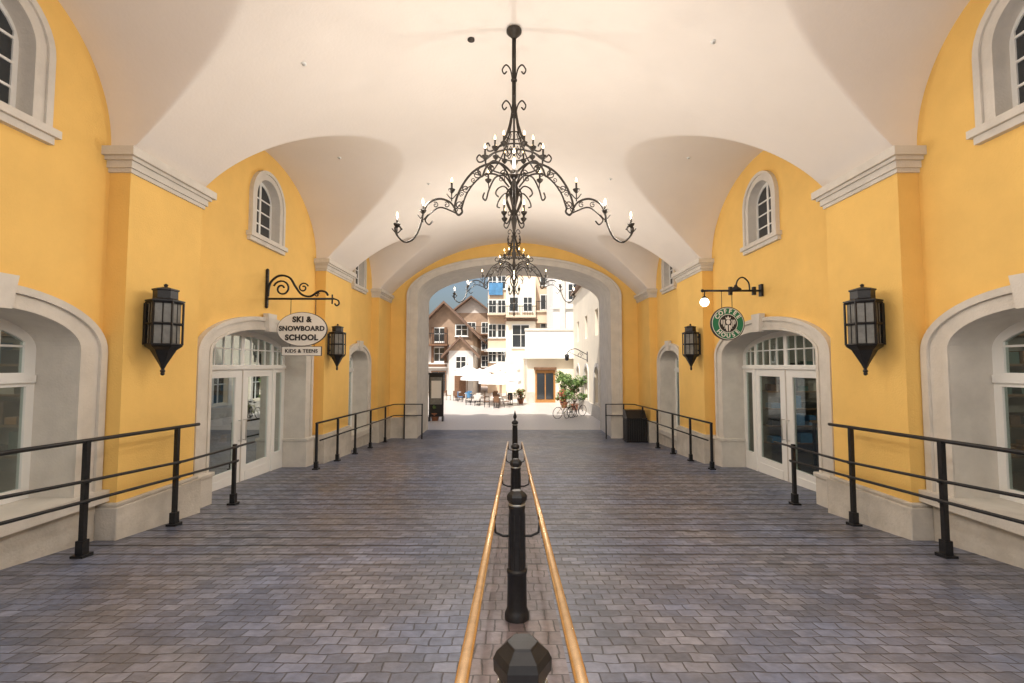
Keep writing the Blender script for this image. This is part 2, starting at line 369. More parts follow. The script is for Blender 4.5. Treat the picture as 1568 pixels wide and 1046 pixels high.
for x0,x1,h in ((-13,-9.5,1.2),(-8,-6.2,1.0),(-5.2,-4.4,1.4),(-3.0,-.6,1.3),(.5,1.3,1.5),(2.6,5.6,1.2),(7,9,1.3)): rf.box((x0,YX-.4,9.2),(x1,YX+.11,9.2+h),'limestone')  # unseen merlons, added to make the building's shadow edge on the plaza irregular
rf.obj('roof',B)
sh=MB()
for s in (-1,1):
    mp=lambda u,v,w,s=s:(s*w,u,v)
    hs=[]
    for y in (.6,4.2,7.6,10.2,12.8,15.6,18.2):
        for k in range(2):
            for j in range(2):
                hs.append([(y+k*.95,1.7+j*1.2),(y+k*.95+.86,1.7+j*1.2),(y+k*.95+.86,2.8+j*1.2),(y+k*.95,2.8+j*1.2)])
    sh.plate([(Y0,-.3),(YX,-.3),(YX,9),(Y0,9)],hs,mp,11.2,11.35,'shop_wall')
    sh.box((s*6.45,Y0,4.45),(s*11.2,YX,4.55),'shop_goods_b')
    for y0,y1,z in ((Y0,8.0,1.38),(8.0,13.9,.6),(13.9,YX,.5)): sh.box((s*6.42,y0,-.3),(s*11.2,y1,z),'shop_floor')
    for y in (Y0,7.9,13.8,YX-.12): sh.box((s*6.42,y,0),(s*11.2,y+.1,4.45),'shop_wall')
    rng=random.Random(5+s)
    for y0,y1,z in ((3.2,7.4,1.38),(8.6,13.2,.6),(14.4,19.4,.5)):
        for _ in range(7):
            x=rng.uniform(7.1,10.4); y=rng.uniform(y0,y1); h=rng.choice((.75,.9,1.1))
            sh.box((s*(x-.4),y-.4,z+h),(s*(x+.4),y+.4,z+h+.05),'shop_wood')
            for dx in (-.32,.32):
                for dy in (-.32,.32): sh.box((s*(x+dx-.03),y+dy-.03,z),(s*(x+dx+.03),y+dy+.03,z+h),'sign_black')
            sh.box((s*(x-.3),y-.75,z+.45),(s*(x+.1),y-.5,z+1.0),'wood_dark')
            for q in range(4):
                bx=x+rng.uniform(-.3,.3); by=y+rng.uniform(-.3,.3); sh.box((s*(bx-.07),by-.05,z+h+.05),(s*(bx+.07),by+.05,z+h+rng.uniform(.15,.5)),rng.choice(('shop_goods_a','sign_white','bulkwood','shop_goods_b','red_fabric')))
        for yq in (y0+.1,y1+.3):
            for k in range(5):
                zz=z+.3+k*.5; sh.box((s*7.4,yq-.2,zz),(s*10.6,yq+.2,zz+.04),'shop_wood')
                x=7.5
                while x<10.4:
                    w_=rng.uniform(.1,.35); sh.box((s*x,yq-.15,zz+.041),(s*(x+w_),yq+.15,zz+rng.uniform(.15,.42)),rng.choice(('shop_goods_a','shop_goods_b','wood_dark','blue_fabric','bulkwood','sign_black'))); x+=w_+rng.uniform(.02,.2)
        for yq in ((y0+y1)/2-1.2,(y0+y1)/2+1.2):
            sh.lathe([(.16,-.05),(.16,0),(.05,.06)],(s*8.6,yq,3.9),'added_shop_lamp',16); sh.tube([(s*8.6,yq,3.95),(s*8.6,yq,4.45)],.01,'black_iron',5)  # pendants added so the shop rooms look lit
sh.obj('shop_interiors',B)
for s in (-1,1):
    for y,e in ((5.2,55),(10.6,70),(17,55)):
        l=bpy.data.lights.new('shop_fill_light','POINT'); l.energy=e; l.color=(1,.9,.75); l.shadow_soft_size=.15  # fill light added to brighten the shop rooms, not tied to a pendant
        o=bpy.data.objects.new('shop_fill_light',l); sc.collection.objects.link(o); o.location=(s*8.6,y,3.8); o.parent=B
# ------------------------------------------------------------ chandeliers
def spiral(c,ax,r0,turns,start,sgn=1,n=16):
    out=[]
    for i in range(n+1):
        t=i/n; a=start+sgn*turns*2*math.pi*t; r=r0*(1-.75*t); out.append((c[0]+r*math.cos(a),c[1]+r*math.sin(a)))
    return out
def smoothline(pts,n=6):
    out=[]; P=[pts[0]]+list(pts)+[pts[-1]]
    for i in range(1,len(P)-2):
        p0,p1,p2,p3=P[i-1],P[i],P[i+1],P[i+2]
        for k in range(n):
            t=k/n
            out.append(tuple(.5*((2*b)+(-a+c)*t+(2*a-5*b+4*c-d)*t*t+(-a+3*b-3*c+d)*t**3) for a,b,c,d in zip(p0,p1,p2,p3)))
    out.append(tuple(pts[-1])); return out
CH=MB(); candles=[]
def rad(pts,ang): return [(p[0]*math.cos(ang),p[0]*math.sin(ang),p[1]) for p in pts]
Z0=8.66
def rz(z): return z-Z0
I='bronze_iron'
CH.lathe([(.125,0),(.125,-.03),(.10,-.06),(.06,-.10),(.03,-.14)],(0,0,0),I,20)
CH.tube([(0,0,-.1),(0,0,rz(4.75))],.018,I,8)
for a in range(4):
    an=a*math.pi/2+math.pi/4
    CH.tube(rad([(.034,rz(8.5)),(.034,rz(7.4))],an),.010,I,5)
for zc,rr in ((8.02,.10),(7.42,.07)):
    for a in range(4):
        an=a*math.pi/2
        CH.tube(rad(smoothline([(.02,rz(zc-.22)),(.06,rz(zc-.02)),(.13,rz(zc+.06)),(.19,rz(zc-.02)),(.16,rz(zc-.09)),(.12,rz(zc-.05))]),an),.012,I,6)
    CH.lathe([(.02,-.03),(.05,-.01),(.05,.01),(.02,.03)],(0,0,rz(zc-.2)),I,12)
for a in range(8):
    an=a*math.pi/4
    CH.tube(rad(smoothline([(.025,rz(7.42)),(.06,rz(7.15)),(.14,rz(6.88)),(.28,rz(6.66)),(.46,rz(6.50)),(.56,rz(6.46)),(.60,rz(6.52)),(.56,rz(6.58)),(.52,rz(6.54))]),an),.012,I,6)
    CH.tube(rad(smoothline([(.06,rz(6.95)),(.16,rz(6.72)),(.12,rz(6.56)),(.05,rz(6.62)),(.08,rz(6.70))]),an),.008,I,5)
def ring(r,z,th,n=32): 
    CH.tube([(r*math.cos(2*math.pi*i/n),r*math.sin(2*math.pi*i/n),z) for i in range(n+1)],th,I,6)
ring(.30,rz(6.62),.012); ring(.46,rz(6.45),.014); ring(.13,rz(6.9),.009)
def candle(r,z,ang,k=1):
    x,y=r*math.cos(ang),r*math.sin(ang)
    CH.lathe([(.012,-.05),(.05*k,-.01),(.058*k,.015),(.02,.02)],(x,y,z),I,10)
    CH.lathe([(.016*k,.0),(.016*k,.115)],(x,y,z+.015),'bronze_iron',8)
    CH.lathe([(.009,.0),(.017*k,.022),(.013*k,.05),(.002,.078)],(x,y,z+.13),'bulb',8)
    if r>1.3: candles.append((x,y,z+.17))
for a in range(4):
    an=a*math.pi/2
    top=smoothline([(.05,rz(6.30)),(.22,rz(6.44)),(.45,rz(6.42)),(.68,rz(6.28)),(.86,rz(6.02)),(.95,rz(5.74)),(.90,rz(5.60)),(.83,rz(5.64)),(.85,rz(5.72))])
    bot=smoothline([(.08,rz(6.05)),(.25,rz(6.24)),(.45,rz(6.26)),(.62,rz(6.14)),(.76,rz(5.94)),(.84,rz(5.70))])
    CH.tube(rad(top,an),.018,I,6); CH.tube(rad(bot,an),.014,I,6)
    for i in range(5):
        u=i*7+4; p=top[min(u,len(top)-1)]; q=bot[min(int(u*.82),len(bot)-1)]
        CH.tube(rad([p,q],an),.008,I,5)
        m=((p[0]+q[0])/2,(p[1]+q[1])/2); CH.tube(rad(spiral(m,0,.07,1.3,i),an),.009,I,5)
        CH.tube(rad(spiral((m[0]+.06,m[1]-.09),0,.04,1.2,i+2),an),.007,I,5)
    ext=smoothline([(.93,rz(5.66)),(1.02,rz(5.80)),(1.20,rz(5.86)),(1.38,rz(5.78)),(1.46,rz(5.60)),(1.50,rz(5.42)),(1.60,rz(5.22)),(1.74,rz(5.16)),(1.86,rz(5.26)),(1.90,rz(5.38)),(1.84,rz(5.42)),(1.79,rz(5.36))])
    CH.tube(rad(ext,an),.017,I,6)
    low=smoothline([(.88,rz(5.60)),(1.0,rz(5.66)),(1.18,rz(5.72)),(1.32,rz(5.64)),(1.42,rz(5.52)),(1.36,rz(5.44)),(1.30,rz(5.50))])
    CH.tube(rad(low,an),.012,I,6)
    for m in ((1.08,5.76),(1.26,5.76)): CH.tube(rad(spiral((m[0],rz(m[1])),0,.05,1.2,1),an),.008,I,5)
    for rr,z0 in ((1.0,6.0),(1.46,5.66),(1.87,5.44)):
        CH.tube(rad([(rr,rz(z0-.18)),(rr,rz(z0))],an),.010,I,5)
        CH.tube(rad(smoothline([(rr-.08,rz(z0-.06)),(rr,rz(z0-.14)),(rr+.08,rz(z0-.06))]),an),.009,I,5)
        candle(rr,rz(z0),an)
    an=an+math.pi/4
    CH.tube(rad(smoothline([(.06,rz(6.1)),(.22,rz(6.3)),(.44,rz(6.34)),(.60,rz(6.18)),(.68,rz(6.02)),(.76,rz(6.08)),(.72,rz(6.16))]),an),.015,I,6)
    CH.tube(rad(smoothline([(.06,rz(5.9)),(.2,rz(6.0)),(.34,rz(5.94)),(.40,rz(5.84)),(.34,rz(5.8))]),an),.012,I,6)
    candle(.62,rz(6.34),an); 
    CH.tube(rad([(.60,rz(6.16)),(.62,rz(6.34))],an),.010,I,5)
    for k2 in (0,1):
        a2=an+(k2-.5)*.6; candle(.34,rz(6.62),a2,.9)
    CH.tube(rad(smoothline([(.02,rz(5.72)),(.10,rz(5.50)),(.17,rz(5.42)),(.23,rz(5.48)),(.20,rz(5.56))]),an),.011,I,6)
    candle(.22,rz(5.58),an,.85)
    CH.tube(rad(smoothline([(.02,rz(6.02)),(.12,rz(5.98)),(.17,rz(5.85)),(.10,rz(5.70)),(.03,rz(5.6))]),an),.012,I,6)
    CH.tube(rad(smoothline([(.02,rz(5.25)),(.08,rz(5.12)),(.14,rz(5.16)),(.12,rz(5.24))]),an),.010,I,6)
CH.lathe([(.015,rz(4.72)),(.03,rz(4.78)),(.018,rz(4.86)),(.04,rz(4.95)),(.02,rz(5.05)),(.016,rz(5.3)),(.05,rz(5.52)),(.02,rz(5.6)),(.04,rz(5.75)),(.09,rz(5.95)),(.05,rz(6.1)),(.02,rz(6.2))],(0,0,0),I,12)
chm=CH.mesh('chandelier_ironwork')
for i,(y,CW) in enumerate(((7.17,54),(14.2,66),(.15,72))):  # last chandelier is added overhead, out of view, to brighten the foreground
    e=empty('chandelier',(0,y,Z0)); inst('ironwork',chm,(0,0,0),0,e)
    for k,(x,yy,z) in enumerate(candles):
        l=bpy.data.lights.new('candle_lamp','POINT'); l.energy=CW; l.color=(1,.93,.84); l.shadow_soft_size=.05
        o=bpy.data.objects.new('candle_lamp',l); sc.collection.objects.link(o); o.location=(x,yy,z); o.parent=e
# ------------------------------------------------------------ wall lanterns
LN=MB(); K='black_iron'
r=.225; n=6; ph=0
LN.lathe([(r-.03,.0),(r-.03,.63)],(0,0,0),'lantern_glass',6,ph,False)
for z in (0,.31,.63): LN.lathe([(r,-.018),(r+.012,0),(r,.018)],(0,0,z),K,6,ph,False)
for j in range(6):
    a=2*math.pi*j/6; LN.tube([(r*math.cos(a),r*math.sin(a),0),(r*math.cos(a),r*math.sin(a),.63)],.016,K,4)
    a2=a+math.pi/6; q=r*math.cos(math.pi/6)-.006; LN.tube([(q*math.cos(a2),q*math.sin(a2),0),(q*math.cos(a2),q*math.sin(a2),.63)],.008,K,4)
LN.lathe([(r+.02,.64),(r+.02,.66),(.165,.68),(.155,.69),(.155,.80),(.17,.81),(.17,.83),(.06,.86),(.02,.87),(.03,.90),(.001,.92)],(0,0,0),K,6,ph,False)
LN.lathe([(.02,-.42),(.035,-.39),(.02,-.36),(.05,-.29),(.16,-.08),(r+.01,-.02)],(0,0,0),K,6,ph,False)
LN.ball((0,0,-.43),.028,K); 
LN.box((-.025,.05,.1),(.025,.27,.15),K); LN.box((-.025,.05,.5),(.025,.27,.55),K); LN.box((-.06,.255,.0),(.06,.275,.62),K)
lnm=LN.mesh('wall_lantern')
for s in (-1,1):
    for y in (6.78,13.45):
        inst('wall_lantern',lnm,(s*(WP-.275),y,3.5),math.pi/2 if s<0 else -math.pi/2)
# ------------------------------------------------------------ centre bollards and handrail
BX=.025
def zr(d): return EYE-(.90+.1*d)
hr=MB()
for s in (-1,1):
    hr.tube([(BX+s*.20,-1.2,zr(-1.2)),(BX+s*.20,13.2,zr(13.2)),(BX+s*.20,13.32,zr(13.3)-.06),(BX+s*.20,13.34,zr(13.3)-.2)],.024,'brass_rail',14)
    for d in (1.4,4.0,6.6,9.6,12.6):
        z=zr(d); hr.tube([(BX,d,z-.17),(BX+s*.12,d,z-.17),(BX+s*.185,d,z-.14),(BX+s*.20,d,z-.02)],.011,K,8)
hr.obj('centre_handrail')
def bollard(d,top,finial=False):
    m=MB(); fl=fz(d); H=top-fl
    m.lathe([(.105,-.05),(.105,.05),(.095,.07),(.085,.10),(.082,H*.35),(.088,H*.36),(.088,H*.38),(.073,H*.39),(.068,H-.16),(.073,H-.15),(.073,H-.125)],(0,0,0),K,20)
    m.lathe([(.074,H-.125),(.076,H-.118),(.074,H-.11)],(0,0,0),'steel',20)
    for j in range(10):
        a=2*math.pi*j/10; m.tube([(.07*math.cos(a),.07*math.sin(a),H*.4),(.066*math.cos(a),.066*math.sin(a),H-.2)],.007,K,5)
    m.lathe([(.07,H-.11),(.075,H-.10),(.086,H-.085),(.088,H-.05),(.078,H-.03),(.05,H-.008),(.046,H-.002),(.001,H-.001)],(0,0,0),K,6,0,False)
    if finial: m.lathe([(.03,H-.01),(.02,H+.03),(.045,H+.07),(.05,H+.11),(.03,H+.17),(.008,H+.26),(.001,H+.28)],(0,0,0),K,14)
    m.obj('bollard',None,(BX,d,fl),bevel=.002)
for d in (1.4,4.0,6.6,9.6): bollard(d,EYE-(.68+.1*d))
bollard(12.6,EYE-1.52,True)
# ------------------------------------------------------------ side railings
def railing(s,posts,x,rails,name='ramp_railing',extra=None):
    m=MB()
    ztop=lambda y:interp(rails[0],y)
    for y,t in posts:
        z0=fz(y); zt=t if t else ztop(y)
        m.box((s*x-.028,y-.028,z0-.02),(s*x+.028,y+.028,zt),K)
        m.box((s*x-.075,y-.075,z0-.02),(s*x+.075,y+.075,z0+.035),K)
        m.box((s*x-.045,y-.045,z0+.03),(s*x+.045,y+.045,z0+.20),K)
    for i,r_ in enumerate(rails):
        xx=s*x if i==0 else s*(x-.07)
        rr=.026 if i==0 else .02
        m.tube([(xx,y,z) for y,z in r_],rr,K,8)
        if i>0:
            for y,t in posts:
                if r_[0][0]<=y<=r_[-1][0]: m.tube([(s*x,y,interp(r_,y)-.04),(xx,y,interp(r_,y)-.015)],.012,K,5)
    if extra: extra(m,s)
    return m.obj(name)
for s in (-1,1):
    railing(s,[(3.1,None),(5.62,None),(7.12,None),(8.6,1.72)],5.22,[[(2.6,2.36),(7.6,2.22)],[(2.6,2.02),(5.6,1.80),(7.2,1.70),(9.1,1.68)],[(2.6,1.72),(5.6,1.56),(7.2,1.48),(8.6,1.42)]])
    def ex(m,s):
        for z in (1.5,1.02): m.tube([(s*5.22,19.3,z),(s*5.18,19.75,z),(s*5.0,19.85,z),(s*3.95,19.85,z)],.022,K,8)
        for x in (4.75,3.98): m.box((s*x-.025,19.82,-.02),(s*x+.025,19.87,1.5),K)
    railing(s,[(12.15,None),(13.6,None),(15.1,None),(16.7,None),(18.6,None)],5.22,[[(12.1,1.66),(19.3,1.50)],[(12.2,1.20),(19.3,1.02)]],extra=ex)
# ------------------------------------------------------------ hanging signs
def textmesh(txt,size,loc,mat,parent,sx=1,rot=(math.pi/2,0,0),ext=.006,bold=.0,sp=1):
    c=bpy.data.curves.new('lettering','FONT'); c.body=txt; c.size=size; c.align_x='CENTER'; c.align_y='CENTER'; c.extrude=ext; c.offset=bold; c.space_character=sp
    o=bpy.data.objects.new('lettering',c); sc.collection.objects.link(o)
    dg=bpy.context.evaluated_depsgraph_get(); me=bpy.data.meshes.new_from_object(o.evaluated_get(dg)); bpy.data.objects.remove(o)
    me.materials.clear(); me.materials.append(MATS[mat])
    o=bpy.data.objects.new('lettering',me); sc.collection.objects.link(o); o.location=loc; o.rotation_euler=rot; o.scale=(sx,1,1); o.parent=parent
    return o
sd=10.55
S=empty('ski_school_sign',(0,sd,0)); m=MB()
m.box((-5.79,-.03,4.55),(-5.74,.03,5.42),K)
for z in (4.55,5.42): m.ball((-5.765,0,z),.035,K)
m.tube([(-5.76,0,4.74),(-4.2,0,4.74)],.025,K,8)
m.tube([(x,0,z) for x,z in smoothline([(-4.2,4.74),(-4.1,4.70),(-4.08,4.62),(-4.14,4.58),(-4.18,4.63)])],.018,K,6)
m.tube([(-4.24,0,4.84),(-4.24,0,4.62)],.018,K,6)
m.tube([(x,0,z) for x,z in smoothline([(-5.74,4.80),(-5.70,5.1),(-5.50,5.28),(-5.25,5.24),(-5.10,5.02),(-4.95,4.84),(-4.75,4.80),(-4.55,4.92),(-4.40,4.90),(-4.34,4.82)])],.026,K,6)
m.tube([(x,0,z) for x,z in spiral((-5.42,4.98),0,.20,1.4,math.pi*.9,-1,24)],.022,K,6)
m.tube([(x,0,z) for x,z in spiral((-4.92,5.0),0,.12,1.3,math.pi*.1,1,20)],.018,K,6)
m.tube([(x,0,z) for x,z in spiral((-4.60,4.84),0,.06,1.3,math.pi*.1,1,14)],.014,K,6)
for x in (-5.2,-4.62): m.tube([(x,0,4.74),(x,0,4.35)],.008,K,5)
cx,czz=-4.92,4.03; ov=[(cx+.57*math.cos(t*math.pi/24),czz+.385*math.sin(t*math.pi/24)) for t in range(48)]
ov2=[(cx+.582*math.cos(t*math.pi/24),czz+.397*math.sin(t*math.pi/24)) for t in range(48)]
m.plate(ov,[],mpx,-.03,.03,'sign_white'); m.plate(ov2,[],mpx,-.024,.024,'sign_black')
for x in (-5.2,-4.64): m.tube([(x,0,3.78),(x,0,3.6)],.008,K,5)
m.box((cx-.45,-.022,3.42),(cx+.45,.022,3.62),'sign_white'); m.box((cx-.46,-.018,3.41),(cx+.46,.018,3.63),'sign_black')
m.obj('bracket_and_board',S)
for t,sz,z,b in (('SKI &',.18,4.25,.007),('SNOWBOARD',.155,4.04,.005),('SCHOOL',.18,3.83,.007),('KIDS & TEENS',.115,3.52,.002)):
    textmesh(t,sz,(cx,-.036 if z>3.6 else -.026,z),'sign_black',S,bold=b,sp=1.08)
S=empty('coffee_shop_sign',(0,sd,0)); m=MB()
m.tube([(5.78,0,4.93),(4.42,0,4.93)],.025,K,8); m.box((5.74,-.06,4.8),(5.79,.06,5.08),K); m.ball((4.40,0,4.93),.04,K)
for x in (5.05,5.60): m.box((x-.035,-.035,4.83),(x+.035,.035,5.02),K)
m.tube([(x,0,z) for x,z in smoothline([(5.5,4.93),(5.48,5.12),(5.36,5.24),(5.24,5.20),(5.18,5.05)])],.018,K,6)
m.lathe([(.13,-.10),(.11,-.05),(.04,0),(.03,.04)],(5.18,0,5.03),K,14)
m.tube([(4.45,0,4.93),(4.44,0,4.80)],.014,K,6); m.lathe([(.03,.0),(.055,-.03),(.04,-.06)],(4.44,0,4.80),K,10)
m.ball((4.44,0,4.66),.10,'globe',16)
cx,c2=4.96,4.16
for x in (cx-.12,cx+.12): m.tube([(x,0,4.93),(x,0,4.45)],.008,K,5)
def disc(r,w,mat,n=48): m.plate([(cx+r*math.cos(2*math.pi*t/n),c2+r*math.sin(2*math.pi*t/n)) for t in range(n)],[],mpx,-w,w,mat)
disc(.39,.03,'sign_black'); disc(.37,.034,'sign_white'); disc(.355,.038,'sign_green'); disc(.22,.042,'sign_white'); disc(.205,.046,'sign_black')
P=lambda pts,w=.05: m.plate([(cx+a*.95,c2+b*.95) for a,b in pts],[],mpx,-w,-.045,'sign_white')
P([(-.05,.10),(-.065,.16),(-.028,.13),(0,.195),(.028,.13),(.065,.16),(.05,.10)])
P([(.052*math.cos(t*math.pi/8),.035+.06*math.sin(t*math.pi/8)) for t in range(16)])
for sg in (-1,1):
    for k in range(3):
        a0=.075+k*.035
        pts=[(sg*(a0+.012*math.sin(q*1.5)),.09-q*.055) for q in range(5-k)]
        P(pts+[(p[0]+sg*.02,p[1]) for p in pts[::-1]],.05)
    P([(sg*.015,-.035),(sg*.06,-.05),(sg*.055,-.16),(sg*.015,-.2)])
m.obj('bracket_and_board',S)
for txt,a0,da,fl in (('COFFEE',148,-23,1),('HOUSE',222,24,-1)):
    for i,ch in enumerate(txt):
        a=R(a0+da*i); textmesh(ch,.135,(cx+.287*math.cos(a),-.042,c2+.287*math.sin(a)),'sign_white',S,rot=(math.pi/2,-(a-math.pi/2) if fl>0 else -(a+math.pi/2),0),bold=.004)
# ------------------------------------------------------------ litter bin
m=MB()
m.box((-.38,-.33,.06),(.38,.33,.98),'sign_black')
for i in range(9):
    x=-.36+i*.09; m.box((x-.03,-.36,.08),(x+.03,-.33,.95),K)
for i in range(8):
    y=-.28+i*.08; m.box((-.41,y-.025,.08),(-.38,y+.025,.95),K); m.box((.38,y-.025,.08),(.41,y+.025,.95),K)
m.box((-.42,-.37,.95),(.42,.37,1.0),K); m.box((-.42,-.37,.03),(.42,.37,.09),K)
m.add([(-.4,-.35,1.0),(.4,-.35,1.0),(.4,.35,1.0),(-.4,.35,1.0),(-.4,-.05,1.28),(.4,-.05,1.28),(.4,.35,1.28),(-.4,.35,1.28)],[(0,1,5,4),(4,5,6,7),(0,4,7,3),(1,2,6,5),(2,3,7,6)],K)
m.obj('litter_bin',None,(4.93,18.75,fz(18.75)),bevel=.008)
# ------------------------------------------------------------ plaza buildings
def facade_windows(mb,x0,x1,y,zs,n,w,h,mat='dark_glass',fr='window_white'):
    for z in zs:
        for i in range(n):
            c=x0+(x1-x0)*(i+.5)/n
            mb.box((c-w/2-.1,y-.05,z-.1),(c+w/2+.1,y+.02,z+h+.1),fr)
            mb.box((c-w/2,y-.07,z),(c+w/2,y-.04,z+h),mat)
            mb.box((c-.03,y-.085,z),(c+.03,y-.06,z+h),fr); mb.box((c-w/2,y-.083,z+h*.55),(c+w/2,y-.062,z+h*.55+.05),fr)
            mb.box((c-w/2-.15,y-.16,z-.18),(c+w/2+.15,y+.02,z-.101),fr)
def balcony(mb,x0,x1,y,z,dep=1.2,solid=None):
    mb.box((x0,y-dep,z-.2),(x1,y+.02,z),solid or 'beige_wall')
    k=int((x1-x0)/.18)
    for i in range(k+1):
        x=x0+.03+(x1-x0-.06)*i/k; mb.box((x-.02,y-dep+.03,z),(x+.02,y-dep+.07,z+1.0),K)
    mb.box((x0,y-dep+.01,z+1.0),(x1,y-dep+.09,z+1.07),K)
def gable(mb,x0,x1,y0,y1,ze,zr_,wall,over=.6):
    c=(x0+x1)/2
    mb.add([(x0,y0,ze),(x1,y0,ze),(c,y0,zr_-.15),(x0,y1,ze),(x1,y1,ze),(c,y1,zr_-.15)],[(0,1,2),(3,5,4)],wall)
    sl=(zr_-ze)/(c-x0); d=over*sl
    for a,b in ((x0-over,c),(x1+over,c)):
        mb.add([(a,y0-over,ze-d),(b,y0-over,zr_),(b,y1+over,zr_),(a,y1+over,ze-d),(a,y0-over,ze-d-.25),(b,y0-over,zr_-.25),(b,y1+over,zr_-.25),(a,y1+over,ze-d-.25)],
          [(0,1,2,3),(4,5,6,7),(0,1,5,4),(0,3,7,4),(2,3,7,6),(1,2,6,5)],'roof_brown')
b=MB(); b.box((-14,46,-.2),(-4.2,58,5.2),'grey_wall'); b.box((-14,45.97,5.2),(-4.2,58,7.0),'timber_wall')
gable(b,-9.6,-4.4,45.96,58,7.0,9.6,'timber_wall',1.0); gable(b,-14,-9.8,45.96,58,7.0,9.2,'timber_wall',.9)
b.box((-6.4,44.6,-.2),(-4.0,46,4.6),'grey_wall'); gable(b,-6.6,-3.9,44.6,46.3,4.6,6.0,'timber_wall',.5)
facade_windows(b,-14,-6.6,45.93,(3.6,5.6),4,1.0,1.3); facade_windows(b,-6.2,-4.2,44.58,(2.9,),1,.9,1.1)
facade_windows(b,-6.2,-4.4,45.93,(6.2,),1,1.1,1.0)
balcony(b,-9.4,-6.6,45.93,5.3,1.0,'wood_dark')
b.box((-9.6,45.6,2.9),(-6.5,45.96,3.4),'sign_white'); b.box((-9.4,45.55,3.02),(-6.7,45.6,3.28),'wood_dark')
facade_windows(b,-13.8,-6.7,45.9,(.6,),4,1.3,1.9,'dark_glass','wood_dark'); b.box((-5.8,44.5,0),(-4.7,44.61,2.3),'wood_dark')
for x in (-9.5,-8.2,-6.9): b.box((x-.12,45.7,3.4),(x+.12,45.96,7.0),'wood_dark')
b.obj('chalet_building')
b=MB(); b.box((-9.5,68,-.2),(-3.2,80,11),'timber_wall'); gable(b,-9.5,-3.2,68,80,11,13.5,'grey_wall',1.2); facade_windows(b,-9.5,-3.2,67.98,(3,5.5,8),3,1.1,1.5)
balcony(b,-9.3,-3.4,67.98,5.3,1.2,'wood_dark'); balcony(b,-9.3,-3.4,67.98,7.8,1.2,'wood_dark'); b.obj('hotel_building')
b=MB(); b.box((-3.0,52,-.2),(9,66,16),'beige_wall'); b.box((-.9,50.4,-.2),(2.4,52,13),'cream_wall')
facade_windows(b,-.8,2.3,50.38,(5.2,),1,1.8,2.4); facade_windows(b,-.8,2.3,50.38,(9.2,),2,.9,1.5)
facade_windows(b,-3,-.9,51.98,(3.6,6.4,9.2,12),2,.8,1.4); facade_windows(b,2.6,8.8,51.98,(6.6,9.6,12.4),3,1.1,1.6)
balcony(b,-3,-.95,51.98,9.0); balcony(b,2.5,5.2,51.98,9.3,1.3); balcony(b,-.9,2.4,50.38,8.6,.9,'beige_wall'); b.box((2.5,50.9,7.9),(6,52,9.1),'beige_wall')
b.box((-3.4,51.5,4.7),(-.95,51.98,5.0),'white_wall'); b.box((2.45,50.8,9.1),(6.1,51.9,9.25),'roof_brown'); b.box((-1.1,50.1,8.05),(2.6,50.38,8.3),'roof_brown')
b.box((-2.9,51.7,11.2),(-1.3,51.8,12.6),'blue_fabric')
b.obj('beige_hotel_building')
b=MB(); b.box((1.1,39,-.2),(12,50,3.75),'cream_wall'); b.box((.95,38.4,3.75),(12,39.2,6.1),'white_wall'); b.box((.9,38.3,6.1),(12,39.25,6.3),'limestone'); b.box((.95,39.2,3.76),(12,50,3.9),'white_wall')
b.box((3.6,41.5,3.9),(12,50,14),'white_wall'); b.box((3.4,41.3,8.3),(12,41.5,8.5),'limestone')
for x in (4.4,6.3): b.box((x-.25,41.2,3.9),(x+.25,41.48,13.5),'limestone')
facade_windows(b,4.6,6.2,41.48,(9.2,),1,.8,1.4)
b.box((1.8,38.9,0),(3.5,39.02,2.75),'bulkwood'); b.box((1.95,38.85,.3),(2.6,38.91,2.5),'dark_glass'); b.box((2.7,38.85,.3),(3.35,38.91,2.5),'dark_glass')
b.box((1.7,38.6,2.8),(3.6,38.98,3.0),'wood_dark'); b.box((1.12,38.88,0),(1.7,38.99,.9),'base_stone'); b.box((3.6,38.88,0),(12,38.99,.9),'base_stone')
b.obj('cafe_building')
b=MB(); mr_=lambda u,v,w:(w,u,v)
hs=[arch(y,.7,2.6,.5,.9,14) for y in (27.5,31.5,35.5)]+[[(y-.5,5),(y+.5,5),(y+.5,6.6),(y-.5,6.6)] for y in (27.5,31.5,35.5)]
b.plate([(YX+.12,-.2),(38.3,-.2),(38.3,9),(YX+.12,9)],hs,mr_,5.0,5.3,'cream_wall')
b.box((5.28,YX+.2,-.2),(5.34,38.3,9),'dark_glass'); b.box((4.75,YX+.12,9),(13,38.3,9.3),'roof_brown'); b.box((5.32,38.1,-.2),(13,38.29,9),'cream_wall')
for y in (27.5,31.5,35.5):
    b.plate(arch(y,.95,2.6,.72,.8,14)+arch(y,.7,2.6,.5,.8,14)[::-1],[],mr_,4.94,5.02,'limestone')
    b.box((5.15,y-.03,.9),(5.2,y+.03,3.1),'window_white'); b.box((5.15,y-.7,2.0),(5.2,y+.7,2.06),'window_white')
b.box((4.92,YX+.12,-.1),(5.02,38.3,.75),'base_stone')
b.obj('stucco_wing_building')
m=MB(); m.tube([(x,0,z) for x,z in smoothline([(5,3.9),(4.6,4.1),(4.2,4.3),(3.8,4.2),(3.6,3.95)])],.03,K,6); m.tube([(5,0,3.5),(3.7,0,4.1)],.02,K,6)
m.tube([(x,0,z) for x,z in spiral((4.5,3.85),0,.2,1.3,0,1,20)],.02,K,6); m.lathe([(.04,0),(.16,-.08),(.13,-.4),(.05,-.46)],(3.6,0,3.95),K,6); m.box((4.96,-.08,3.4),(5.0,.08,4.1),K)
m.obj('bracket_lamp',None,(0,31.0,0))
